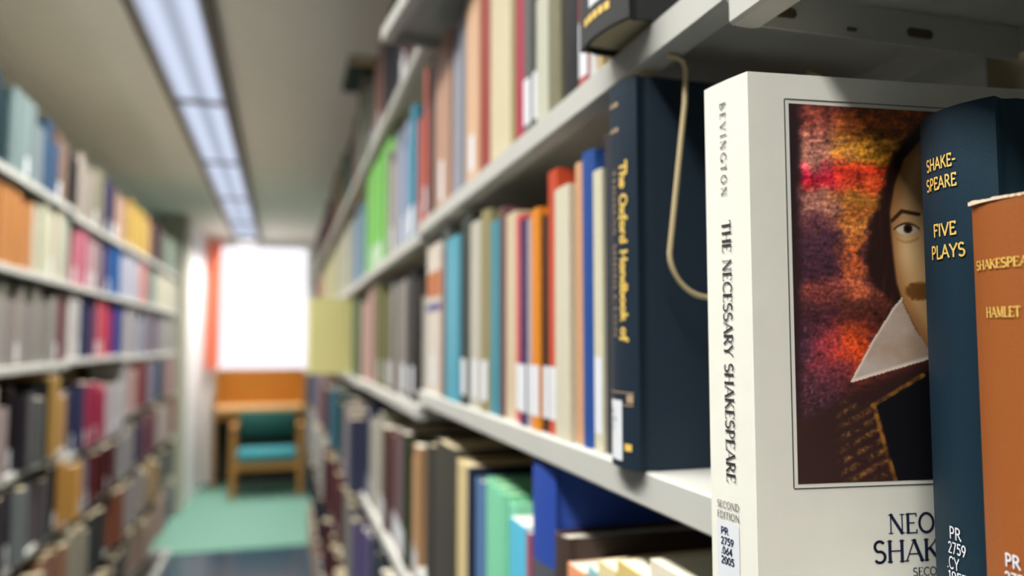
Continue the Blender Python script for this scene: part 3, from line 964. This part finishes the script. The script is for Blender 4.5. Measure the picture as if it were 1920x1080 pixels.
def spine_down(mp, yc, ztop):
    """text running down the spine: letter tops towards the near side"""
    return lambda u, v_: mp(yc - v_, ztop - u, 0.0002)


def spine_flat(mp, yl, z):
    return lambda u, v_: mp(yl - u, z + v_, 0.0002)


def fit(txt, length, size, gap):
    """squash factor so that txt spans length"""
    w = sum(GL[c][0] for c in txt) * size
    return max(0.2, (length - gap * size * (len(txt) - 1)) / w)


def zpx(bk, mp, y, py):
    """height in the book's own frame that shows at row py"""
    w = Vector(bk.location)
    p = mp(y, 0.1)
    R = Matrix.Rotation(bk.rotation_euler[2], 3, 'Z')
    q = R @ Vector(p) + w
    return z_at(py, q.x, q.y) - w.z


BRONZE = mat('gold', (172, 146, 118), 0.5, 0.1)
za, zb = zpx(nb, nm_, nb_t * 0.35, 305), zpx(nb, nm_, nb_t * 0.35, 640)
s = 0.0068
lettering(nb, 'The Oxford Handbook of', spine_down(nm_, nb_t * 0.36, za), s, GOLD, 0.2, True, 0.08, 'title_lettering', fit('The Oxford Handbook of', za - zb, s, 0.08), even=True)
za, zb = zpx(nb, nm_, nb_t * 0.7, 322), zpx(nb, nm_, nb_t * 0.7, 632)
lettering(nb, 'THOMAS MIDDLETON', spine_down(nm_, nb_t * 0.60, za), 0.0045, BRONZE, 0.13, True, 0.3, 'title_lettering', fit('THOMAS MIDDLETON', za - zb, 0.0045, 0.3))
z1, z2 = zpx(nb, nm_, nb_t * 0.6, 735), zpx(nb, nm_, nb_t * 0.6, 758)
for zz in (z1, z2):
    strip_on(nb, nm_, nb_t * 0.1, nb_t * 0.9, zz, zz + 0.0007, BRONZE, 'gilt_line')
zz = zpx(nb, nm_, nb_t * 0.2, 748)
strip_on(nb, lambda y, z: nm_(y, z, 0.0001), nb_t * 0.1, nb_t * 0.24, zz - 0.0026, zz + 0.0026, BRONZE, 'gilt_ornament')
za, zb = zpx(nb, nm_, nb_t * 0.7, 748), zpx(nb, nm_, nb_t * 0.7, 858)
strip_on(nb, lambda y, z: nm_(y, z, 0.0001), nb_t * 0.36, nb_t * 0.78, zb, za, STICK, 'call_label')
for j, ln in enumerate(('PR', '2759', '.06')):
    lettering(nb, ln, (lambda u, v_, j=j: nm_(nb_t * 0.74 - u, za - 0.009 - j * 0.005 + v_, 0.0003)), 0.0032, mat('ink', (110, 112, 118), 0.6), 0.14, False, 0.1, 'call_number')
zz = zpx(nb, nm_, nb_t * 0.2, 840)
strip_on(nb, lambda y, z: nm_(y, z, 0.0001), nb_t * 0.14, nb_t * 0.30, zz - 0.0022, zz + 0.0022, GOLD, 'gilt_ornament')
for py_, ln in ((205, '-.-'), (252, '-..')):
    zz = zpx(nb, nm_, nb_t * 0.6, py_)
    for q in (0.40, 0.52, 0.64):
        strip_on(nb, lambda y, z: nm_(y, z, 0.0001), nb_t * q, nb_t * (q + 0.09), zz - 0.0018 + q * 0.004, zz + 0.0018 + q * 0.002, BRONZE, 'gilt_ornament')

# black book jutting from the upper shelf


def at_z(px, py, z):
    d = FWD + RGT * ((px - 960) / F) + UPV * ((540 - py) / F)
    return CAM + d * ((z - CH) / d.z)


pn, pf = at_z(1200, 31, CH + 0.196), at_z(1088, 96, CH + 0.196)
bt = (pf - pn).length
brz = 0.45 * math.atan2(pn.x - pf.x, pf.y - pn.y)
bb, bm_ = book((pn.x - 0.012, pn.y, CH + 0.195), bt, 0.235, 0.15, (50, 51, 52), 'hard', 'black cloth book jutting out over the upper shelf, underside showing', None, 1, True, rz=brz, kind='cloth')
strip_on(bb, bm_, bt * 0.30, bt * 0.66, 0.0215, 0.070, STICK, 'call_label')
for j in range(5):
    strip_on(bb, lambda y, z: bm_(y, z, 0.0001), bt * (0.26 + j * 0.11), bt * (0.26 + j * 0.11 + 0.085), 0.0115, 0.0165, GOLD, 'gilt_ornament')

# white book with the portrait cover
WB = (225, 224, 213)
wx, wy, wt, wh_, wd = 0.1986, 0.2955, 0.0285, 0.2450, 0.186
WRZ = math.radians(-6.5)
wb, wm = book((wx, wy, CH - 0.1235), wt, wh_, wd, WB, 'soft', skew=-0.28, label='thick white paperback with a painted portrait on its cover', fine=True, rz=WRZ, kind='paper', rough=0.42, name='paperback_book')
DARK = mat('ink', (44, 40, 44), 0.5)
NAVY = mat('ink', (22, 32, 62), 0.5)
za, zb = zpx(wb, wm, wt * 0.5, 192), zpx(wb, wm, wt * 0.5, 366)
lettering(wb, 'BEVINGTON', spine_down(wm, wt * 0.58, za), 0.0036, DARK, 0.13, True, 0.5, 'title_lettering', fit('BEVINGTON', za - zb, 0.0036, 0.5))
za, zb = zpx(wb, wm, wt * 0.5, 414), zpx(wb, wm, wt * 0.5, 904)
lettering(wb, 'THE NECESSARY SHAKESPEARE', spine_down(wm, wt * 0.58, za), 0.0054, DARK, 0.15, True, 0.09, 'title_lettering', fit('THE NECESSARY SHAKESPEARE', za - zb, 0.0054, 0.09))
for ln, py_ in (('SECOND', 953), ('EDITION', 973)):
    zz = zpx(wb, wm, wt * 0.6, py_)
    lettering(wb, ln, spine_flat(wm, wt * 0.82, zz), 0.0030, DARK, 0.13, True, 0.08, 'title_lettering', fit(ln, wt * 0.5, 0.0030, 0.08))
zz0 = zpx(wb, wm, wt * 0.6, 978)
strip_on(wb, lambda y, z: wm(y, z, 0.00005), wt * 0.34, wt * 0.84, 0.006, zz0, STICK, 'call_label')
for ln, py_ in (('PR', 1003), ('2759', 1022), ('.064', 1040), ('2005', 1058)):
    zz = zpx(wb, wm, wt * 0.6, py_)
    lettering(wb, ln, spine_flat(wm, wt * 0.74, zz), 0.0030, NAVY, 0.2, False, 0.1, 'call_number', even=True, squash=1.1 if len(ln) > 2 else 1.2)

Rw = Matrix.Rotation(WRZ, 3, 'Z')
WLOC = Vector((wx, wy, CH - 0.1235))


def cover_pt(u, v_, off=0.0003):
    return (u, -off, v_)


def cover_world(u, v_):
    return Rw @ Vector((u, 0, v_)) + WLOC


def cover_uv(px, py):
    """point of the front cover that shows at a pixel"""
    d = FWD + RGT * ((px - 960) / F) + UPV * ((540 - py) / F)
    nrm = Rw @ Vector((0, -1, 0))
    k = (WLOC - CAM).dot(nrm) / d.dot(nrm)
    q = Rw.transposed() @ (CAM + d * k - WLOC)
    return q.x, q.z


pu0, pv1 = cover_uv(1482, 196)
pu0b, pv0 = cover_uv(1492, 910)
pu0 = (pu0 + pu0b) / 2
pu1 = wd - pu0 * 0.75
# thin frame lines round the picture
fo = 0.0018
fr = MB()
for q in ((pu0 - fo - 0.0004, pu0 - fo, pv0 - fo, pv1 + fo), (pu1 + fo, pu1 + fo + 0.0004, pv0 - fo, pv1 + fo),
          (pu0 - fo, pu1 + fo, pv0 - fo - 0.0004, pv0 - fo), (pu0 - fo, pu1 + fo, pv1 + fo, pv1 + fo + 0.0004)):
    fr.box(q[0], q[1], -0.00025, 0.0, q[2], q[3])
fr.build('cover_frame_line', DARK, wb)

# painted picture: a generic portrait in sunset colours, one vertex colour per grid point
from mathutils import noise as mnoise


def nz(x, y, s, seed=0.0):
    return mnoise.fractal(Vector((x * s, y * s, seed)), 0.9, 2.1, 4)


def mixc(a, b, w):
    w = max(0.0, min(1.0, w))
    return tuple(p + (q - p) * w for p, q in zip(a, b))


def sst(e0, e1, x):
    w = max(0.0, min(1.0, (x - e0) / (e1 - e0)))
    return w * w * (3 - 2 * w)


def seg_d(px, py, ax, ay, bx, by):
    dx, dy = bx - ax, by - ay
    w = max(0, min(1, ((px - ax) * dx + (py - ay) * dy) / (dx * dx + dy * dy)))
    return math.hypot(px - ax - dx * w, py - ay - dy * w)


def interp(tab, y):
    if y <= tab[0][0]:
        return tab[0][1]
    for (a, b), (c, d) in zip(tab, tab[1:]):
        if y <= c:
            return b + (d - b) * (y - a) / (c - a)
    return tab[-1][1]


MIDX = 1752.0
# left outline of the face and of the hair (photo rows)
FACE_X = [(260, 1730), (300, 1694), (350, 1676), (400, 1668), (440, 1670), (480, 1674), (530, 1680), (570, 1692), (610, 1712), (640, 1728), (670, 1752)]
HAIR_X = [(215, 1752), (235, 1722), (270, 1690), (310, 1668), (360, 1652), (420, 1634), (480, 1624), (530, 1632), (556, 1660)]


LEFTC = [(190, (96, 44, 36)), (215, (150, 70, 58)), (260, (186, 114, 96)), (295, (196, 130, 112)), (312, (214, 80, 90)), (330, (206, 24, 56)), (350, (216, 60, 62)), (368, (170, 104, 92)), (395, (190, 126, 108)),
         (420, (120, 66, 72)), (450, (78, 44, 60)), (520, (70, 38, 54)), (548, (150, 70, 60)), (566, (84, 42, 48)), (600, (66, 32, 42)), (650, (78, 44, 62)), (700, (84, 46, 58)), (800, (68, 38, 46)), (915, (46, 26, 34))]
RIGHTC = [(190, (92, 42, 20)), (230, (144, 68, 24)), (258, (140, 78, 22)), (272, (206, 138, 44)), (305, (214, 140, 40)), (323, (218, 58, 30)), (350, (224, 84, 40)), (372, (190, 122, 44)), (395, (176, 98, 40)), (430, (226, 136, 62)),
          (480, (206, 98, 50)), (522, (190, 92, 52)), (545, (224, 112, 72)), (562, (100, 50, 36)), (600, (72, 34, 30)), (650, (140, 56, 40)), (700, (112, 48, 40)), (760, (56, 32, 26)), (915, (40, 22, 20))]


def band(tab, y):
    if y <= tab[0][0]:
        return tab[0][1]
    for (a, b), (c, d) in zip(tab, tab[1:]):
        if y <= c:
            return mixc(b, d, (y - a) / (c - a))
    return tab[-1][1]


def paint(px, py):
    if px > MIDX:
        px = 2 * MIDX - px
    n1, n2, n3 = nz(px, py, 0.012, 1), nz(px, py, 0.05, 5), nz(px, py, 0.16, 9)
    x, y = px + 34 * n1 + 10 * n2, py + 16 * nz(px, py, 0.02, 13) + 7 * n2
    right = sst(1545, 1600, x)
    c = mixc(band(LEFTC, y), band(RIGHTC, y), right)
    c = mixc(c, (66, 34, 44), 0.8 * sst(410, 440, y) * (1 - sst(540, 560, y)) * sst(1625, 1645, x))
    st1 = nz(px * 0.35, py * 1.6, 0.09, 21)
    c = tuple(v * (1 + 0.25 * st1) for v in c)
    # glow beside the collar
    g = math.exp(-(((x - 1600) / 36) ** 2 + ((y - 655) / 42) ** 2))
    c = mixc(c, (240, 84, 30), g * 1.3)
    g = math.exp(-(((x - 1560) / 34) ** 2 + ((y - 660) / 46) ** 2))
    c = mixc(c, (200, 62, 76), g * 0.7)
    # grain
    c = tuple(max(4, v * (1 + 0.40 * n3 + 0.34 * n2)) for v in c)
    c = mixc(c, (40, 24, 38), 0.9 * max(0, n2 - 0.15) * sst(330, 420, py))
    c = mixc(c, (150, 130, 160), 0.9 * max(0, n3 - 0.35) * sst(560, 640, py) * (1 - sst(1530, 1580, px)))
    # dark left edge of the canvas
    c = mixc((42, 24, 30), c, sst(1490, 1512, px + 4 * n2))
    # clothes
    if py > 640:
        c = mixc(c, (52, 30, 28), sst(0, 40, py - 700 - (1640 - px) * 0.5))
        sl = (py - 760) + (px - 1600) * 0.55
        if 1560 < px < 1700 and 755 < py < 915:
            w = 0.5 + 0.5 * math.sin(sl * 0.28)
            c = mixc(c, (150, 104, 50), 0.75 * w * max(0, 0.35 + n2 + n3) * sst(1560, 1590, px) * (1 - sst(1660, 1690, px)))
    if py > 700:
        xl = interp([(700, 1730), (730, 1690), (756, 1644), (770, 1640), (840, 1660), (915, 1684)], py)
        if px > xl:
            c = mixc(c, (16, 14, 20), sst(0, 5, px - xl))
        d = min(seg_d(px, py, 1636, 762, 1730, 706), seg_d(px, py, 1638, 762, 1680, 910))
        c = mixc(c, (156, 104, 40), (1 - sst(2.5, 5.5, d)) * (0.6 + n2))
    # hair
    if 205 < py < 600:
        xh = interp(HAIR_X, py) if py < 556 else 1660 + (py - 556) * 0.9
        c = mixc(c, (44, 24, 20), sst(-8, 8, px - xh + 9 * n2))
        if px > xh:
            c = mixc(c, (84, 50, 32), 0.6 * max(0, nz(px * 3, py * 0.3, 0.05, 3)))
    # face
    xf = interp(FACE_X, py)
    if 262 < py < 668 and px > xf - 6:
        w = sst(-3, 4, px - xf)
        sh = sst(0, 34, px - xf)
        skin = mixc((170, 116, 66), (228, 180, 124), sh)
        skin = mixc(skin, (236, 196, 140), math.exp(-(((px - 1705) / 22) ** 2 + ((py - 470) / 40) ** 2)))
        c = mixc(c, skin, w)
        db = min(seg_d(px, py, 1672, 416, 1690, 398), seg_d(px, py, 1690, 398, 1722, 404))
        c = mixc(c, (70, 42, 26), 1 - sst(2.0, 5.0, db))
        ex, ey = (px - 1700) / 21, (py - 432) / 11
        if ex * ex + ey * ey < 1.5:
            c = mixc(c, (222, 208, 186), 1 - sst(0.7, 1.0, ex * ex + ey * ey))
            ir = math.hypot(px - 1702, py - 431)
            c = mixc(c, (50, 28, 20), 1 - sst(7.5, 9.5, ir))
            c = mixc(c, (8, 6, 6), 1 - sst(3.5, 4.5, ir))
            lid = abs((px - 1700) / 22) ** 2
            c = mixc(c, (84, 46, 28), (1 - sst(1.0, 3.2, abs(py - (421 + 9 * lid)))) if lid < 1.2 else 0)
        bag = abs(py - (456 - 10 * ((px - 1700) / 24) ** 2))
        c = mixc(c, (176, 116, 70), 0.5 * (1 - sst(1, 4, bag)) * (1 if 1680 < px < 1722 else 0))
        mo = ((px - 1722) / 24) ** 2 + ((py - 548) / 17) ** 2
        c = mixc(c, (110, 66, 22), (1 - sst(0.7, 1.3, mo + 0.3 * n3)) * 0.85)
    # collar
    if 560 < py < 726:
        xl = interp([(560, 1690), (580, 1674), (640, 1636), (718, 1594)], py)
        xr = interp([(560, 1690), (575, 1694), (620, 1716), (660, 1744), (700, 1760)], py)
        yb = 718 - max(0, (px - 1594)) * 0.30
        if px > xl and px < max(xr, 1690 if py > 600 else xr) and py < yb + 2 or (px > xl and py > 655 and py < yb):
            col = mixc((196, 180, 170), (178, 150, 128), 0.5 + n1)
            edge = min(px - xl, yb - py if yb > py else 0)
            c = mixc((232, 216, 200), col, sst(1, 7, edge))
    return c


NXg, NYg = 230, 360
gv, gf, gc = [], [], []
for j in range(NYg + 1):
    v_ = pv0 + (pv1 - pv0) * j / NYg
    for i in range(NXg + 1):
        u = pu0 + (pu1 - pu0) * i / NXg
        gv.append(cover_pt(u, v_, 0.0002))
        q = cover_world(u, v_)
        gc.append(lin(paint(*proj(q.x, q.y, q.z))))
for j in range(NYg):
    for i in range(NXg):
        a = j * (NXg + 1) + i
        gf.append((a, a + 1, a + NXg + 2, a + NXg + 1))
me = bpy.data.meshes.new('cover_picture')
me.from_pydata(gv, [], gf)
ca = me.color_attributes.new('Col', 'FLOAT_COLOR', 'POINT')
ca.data.foreach_set('color', [w for c in gc for w in (*c, 1.0)])
me.materials.append(vcol_mat('cover_print', 0.42))
pic = bpy.data.objects.new('cover_picture', me)
C.objects.link(pic)
pic.parent = wb
pic['label'] = 'painted portrait of a dark haired figure with white collar'

# cover title
for ln, px_, py_, hpx in (('NEO', 1666, 1003, 36), ('SHAKESPEARE', 1638, 1058, 40), ('SECOND EDITION', 1712, 1082, 15)):
    u, v_ = cover_uv(px_, py_)
    u2, v2 = cover_uv(px_, py_ - hpx)
    lettering(wb, ln, (lambda a, b, u=u, v_=v_: cover_pt(u + a, v_ + b, 0.0002)), v2 - v_, NAVY, 0.15, True, 0.07, 'title_lettering', 1.16)

# dark blue book and brown book in front of it
FB = (22, 46, 60)
fl = 0.2600
f1, f0 = y_at(1722, fl, CH), y_at(1866, fl, CH)
ft = f1 - f0
fb, fmp = book((fl, f0, CH - 0.124), ft, z_at(181, fl + 0.004, f0) - CH + 0.124, 0.135, FB, 'hard', 'dark blue cloth book with gilt capitals in front of the portrait cover', None, 1, True, kind='leather', rough=0.5)
for ln, pl_, pr_, py_, hp in (('SHAKE-', 1735, 1796, 324, 23), ('SPEARE', 1733, 1796, 361, 23), ('FIVE', 1747, 1792, 445, 24), ('PLAYS', 1740, 1806, 487, 25)):
    ya, yb = y_at(pl_, fl, CH + 0.05) - f0, y_at(pr_, fl, CH + 0.05) - f0
    za = zpx(fb, fmp, ya, py_)
    sz = za - zpx(fb, fmp, ya, py_ + hp)
    lettering(fb, ln, spine_flat(fmp, ya, za), sz * 0.92, GOLD, 0.16, False, 0.07, 'title_lettering', fit(ln, ya - yb, sz * 0.92, 0.07), even=True)
WHITE = mat('ink', (226, 228, 236), 0.6)
for ln, pl_, pr_, py_, hp in (('PR', 1780, 1804, 1008, 24), ('2759', 1776, 1812, 1034, 22), ('.CY', 1772, 1798, 1062, 24), ('1957', 1774, 1812, 1086, 20)):
    ya, yb = y_at(pl_, fl, CH - 0.08) - f0, y_at(pr_, fl, CH - 0.08) - f0
    za = zpx(fb, fmp, ya, py_)
    sz = za - zpx(fb, fmp, ya, py_ + hp)
    lettering(fb, ln, spine_flat(fmp, ya, za), sz * 0.9, WHITE, 0.14, False, 0.08, 'call_number', fit(ln, ya - yb, sz * 0.9, 0.08), even=True)
OB = (150, 84, 38)
ol = 0.2465
o1 = min(y_at(1815, ol, CH), f0 - 0.0006)
oh = z_at(388, ol + 0.004, o1) - CH + 0.124
ot = 0.030
ob, omp = book((ol, o1 - ot, CH - 0.124), ot, oh, 0.115, OB, 'hard', 'small rust brown cloth book with gilt title, rightmost in the photo', None, 1, True, kind='leather', rough=0.55)
for ln, pl_, py_, hp, wpx in (('SHAKESPEARE', 1821, 507, 18, 126), ('HAMLET', 1843, 595, 20, 64)):
    ya, yb = y_at(pl_, ol, CH + 0.03) - (o1 - ot), y_at(pl_ + wpx, ol, CH + 0.03) - (o1 - ot)
    za = zpx(ob, omp, ya, py_)
    sz = za - zpx(ob, omp, ya, py_ + hp)
    lettering(ob, ln, spine_flat(omp, ya, za), sz * 0.9, GOLD, 0.17, True, 0.05, 'title_lettering', fit(ln, ya - yb, sz * 0.9, 0.05))
for ln, pl_, py_, hp in (('PR', 1886, 1060, 26), ('2759', 1884, 1092, 24)):
    ya, yb = y_at(pl_, ol, CH - 0.08) - (o1 - ot), y_at(pl_ + 18 * len(ln), ol, CH - 0.08) - (o1 - ot)
    za = zpx(ob, omp, ya, py_)
    sz = za - zpx(ob, omp, ya, py_ + hp)
    lettering(ob, ln, spine_flat(omp, ya, za), sz * 0.9, WHITE, 0.15, False, 0.08, 'call_number', even=True)
# worn pale top edge of the brown book
wr = MB()
for i in range(14):
    y = ot * (0.02 + 0.9 * i / 13)
    p = omp(y, oh)
    r_ = 0.0005 + 0.0006 * random.random() + (0.0009 if i > 11 else 0)
    wr.box(p[0] + 0.0001 - r_ * 0.3, p[0] + r_ + 0.0006, y, y + 0.0024, oh - 0.0004, oh + r_ * 0.7)
wr.build('frayed_edge', mat('fabric', (226, 204, 178), 0.9), ob)

# wire book support hung from the upper shelf
wz = CH + 0.195 - FACE
yw = 0.405
WX = SX + 0.005
pts = [(WX + 0.001, yw, wz - 0.0022), (WX + 0.006, yw, wz - 0.0021), (WX + 0.0105, yw, wz - 0.0042), (WX + 0.0125, yw, wz - 0.009),
       (WX + 0.0115, yw, wz - 0.03), (WX + 0.0065, yw, wz - 0.07), (WX, yw, CH + 0.052)]
R_ = 0.026
for i in range(1, 10):
    a = math.pi + i / 9 * math.pi / 2
    pts.append((WX + R_ + R_ * math.cos(a), yw, CH + 0.052 + R_ * math.sin(a)))
pts += [(WX + 0.085, yw, CH + 0.026)]
for i in range(1, 10):
    a = -math.pi / 2 + i / 9 * math.pi / 2
    pts.append((WX + 0.085 + R_ * math.cos(a), yw, CH + 0.052 + R_ * math.sin(a)))
pts += [(WX + 0.111, yw, wz - 0.009), (WX + 0.109, yw, wz - 0.004), (WX + 0.10, yw, wz - 0.0022)]
wire = MB().tube(pts, 0.0017, 10).build('wire_book_support', mat('steel', (196, 178, 138), 0.35, 0.2), None, 60)
tag(wire, 'bent cream wire book support hanging from the shelf above the navy book', 'book support')

# yellow green book jutting out in the fourth bay
yb_ = y_at(651, SX, CH - 0.02)
g1, gm1 = book((SX - 0.128, yb_, CH - 0.110), 0.03, 0.255, 0.2, (218, 212, 146), 'hard', 'yellow green book pulled far out of its shelf into the aisle', None, 1, False, kind='cloth')

# grey folios on the fourth bay's top shelf with a dark green book lying across them
for i in range(3):
    book((SX + 0.004, 2.292 + i * 0.057, CH + 0.512), 0.056, 0.296, 0.17, alb((142 - 4 * i, 144, 126)), 'hard', 'tall grey folio under the dark green lying book, %s from the near end' % ORDB[i + 1],
         'grey folios on the top shelf')
book((SX - 0.042, 2.255, CH + 0.512 + 0.2975 + 0.032), 0.032, 0.25, 0.18, (26, 48, 40), 'hard', 'dark green book lying flat on tall folios, high on the right', None, lean=-math.pi / 2)

# books on the askew shelf
ca_, sa_ = math.cos(math.radians(5.6)), math.sin(math.radians(5.6))
for i, (yy, c, hh) in enumerate(((0.76, (196, 190, 206), 0.22), (0.715, (120, 120, 170), 0.24), (0.66, (206, 196, 190), 0.23), (0.61, (110, 60, 50), 0.22))):
    p = Vector((SX + 0.012 + 0.008 * ca_ - yy * sa_, RY[1] + 0.008 * sa_ + yy * ca_, CH + 0.492))
    book(p, 0.04, hh, 0.15, c, 'hard', '%s book, %s from the far end of the askew top shelf' % (cword(c), ORDB[i + 1]), 'books on the askew top shelf', 1, rz=math.radians(5.6))

# the far rest of the books
me = bpy.data.meshes.new('distant_books')
me.from_pydata(far_v, [], far_f)
ca = me.color_attributes.new('Col', 'FLOAT_COLOR', 'CORNER')
cols = []
for p, c in zip(me.polygons, far_c):
    cols += list((*c, 1.0)) * p.loop_total
ca.data.foreach_set('color', cols)
me.materials.append(vcol_mat('distant_covers', 0.6))
fo_ = bpy.data.objects.new('distant_books', me)
C.objects.link(fo_)
tag(fo_, 'crowded blurred books filling the distant and lowest shelves', 'books', kind='stuff')

# ------------------------------------------------------------------ desk and chair at the end of the aisle
OAK = mat('wood', (170, 118, 58), 0.45)
OAKD = mat('wood', (168, 106, 28), 0.45)
OAKL = mat('wood', (196, 154, 100), 0.45)
dx0, dx1, dy0, dy1 = -0.63, 0.235, 7.985, 8.44
dz = 0.80
dk = empty('study_desk', (dx0, dy0, 0.006), 'oak study carrel with orange brown back panel under the window', 'desk')
dw, dd = dx1 - dx0, dy1 - dy0
MB().bbox(0.02, dw - 0.02, 0, dd - 0.022, dz - 0.045, dz, 0.004).build('desktop', OAKL, dk)
MB().box(0.02, dw - 0.02, dd - 0.02, dd, dz - 0.045, CH - 0.29).build('back_panel', OAKD, dk)
MB().box(0.02, dw - 0.02, dd - 0.05, dd - 0.03, 0.03, dz - 0.047).build('desk_shade_panel', mat('wood', (52, 46, 40), 0.5), dk)  # dark panel added; its colour stands for the shade under the desk
for x in (0.0, dw - 0.02):
    MB().box(x, x + 0.02, 0.14, dd, 0.0, CH - 0.30).build('side_panel', OAK, dk)
MB().box(0.02, dw - 0.02, 0.05, 0.07, dz - 0.12, dz - 0.045).build('apron', OAK, dk)

chx, chy = -0.115, 7.56
ch = empty('armchair', (chx, chy, 0.006), 'wooden chair with teal seat and dark green backrest facing down the aisle', 'chair')
TEAL = mat('fabric', (50, 124, 132), 0.9)
DGREEN = mat('fabric', (12, 72, 64), 0.9)
for sx_ in (-1, 1):
    for yy, zt_ in ((0.0, 0.64), (0.37, 0.62)):
        MB().bbox(sx_ * 0.30 - 0.025, sx_ * 0.30 + 0.025, yy, yy + 0.045, 0, zt_, 0.004).build('leg', OAK, ch)
    MB().bbox(sx_ * 0.30 - 0.028, sx_ * 0.30 + 0.028, -0.01, 0.425, zt_ + 0.021, zt_ + 0.045, 0.005).build('armrest', OAK, ch)
    MB().box(sx_ * 0.30 - 0.015, sx_ * 0.30 + 0.015, 0.045, 0.37, 0.27, 0.33).build('side_rail', OAK, ch)
MB().box(-0.275, 0.275, 0.005, 0.03, 0.26, 0.33).build('front_rail', OAK, ch)
MB().box(-0.275, 0.275, 0.385, 0.41, 0.27, 0.33).build('rear_rail', OAK, ch)
MB().bbox(-0.265, 0.265, -0.012, 0.37, 0.331, 0.43, 0.018).build('seat', TEAL, ch, 50)
MB().bbox(-0.268, 0.268, 0.352, 0.392, 0.52, 0.77, 0.014).build('backrest', DGREEN, ch, 50)
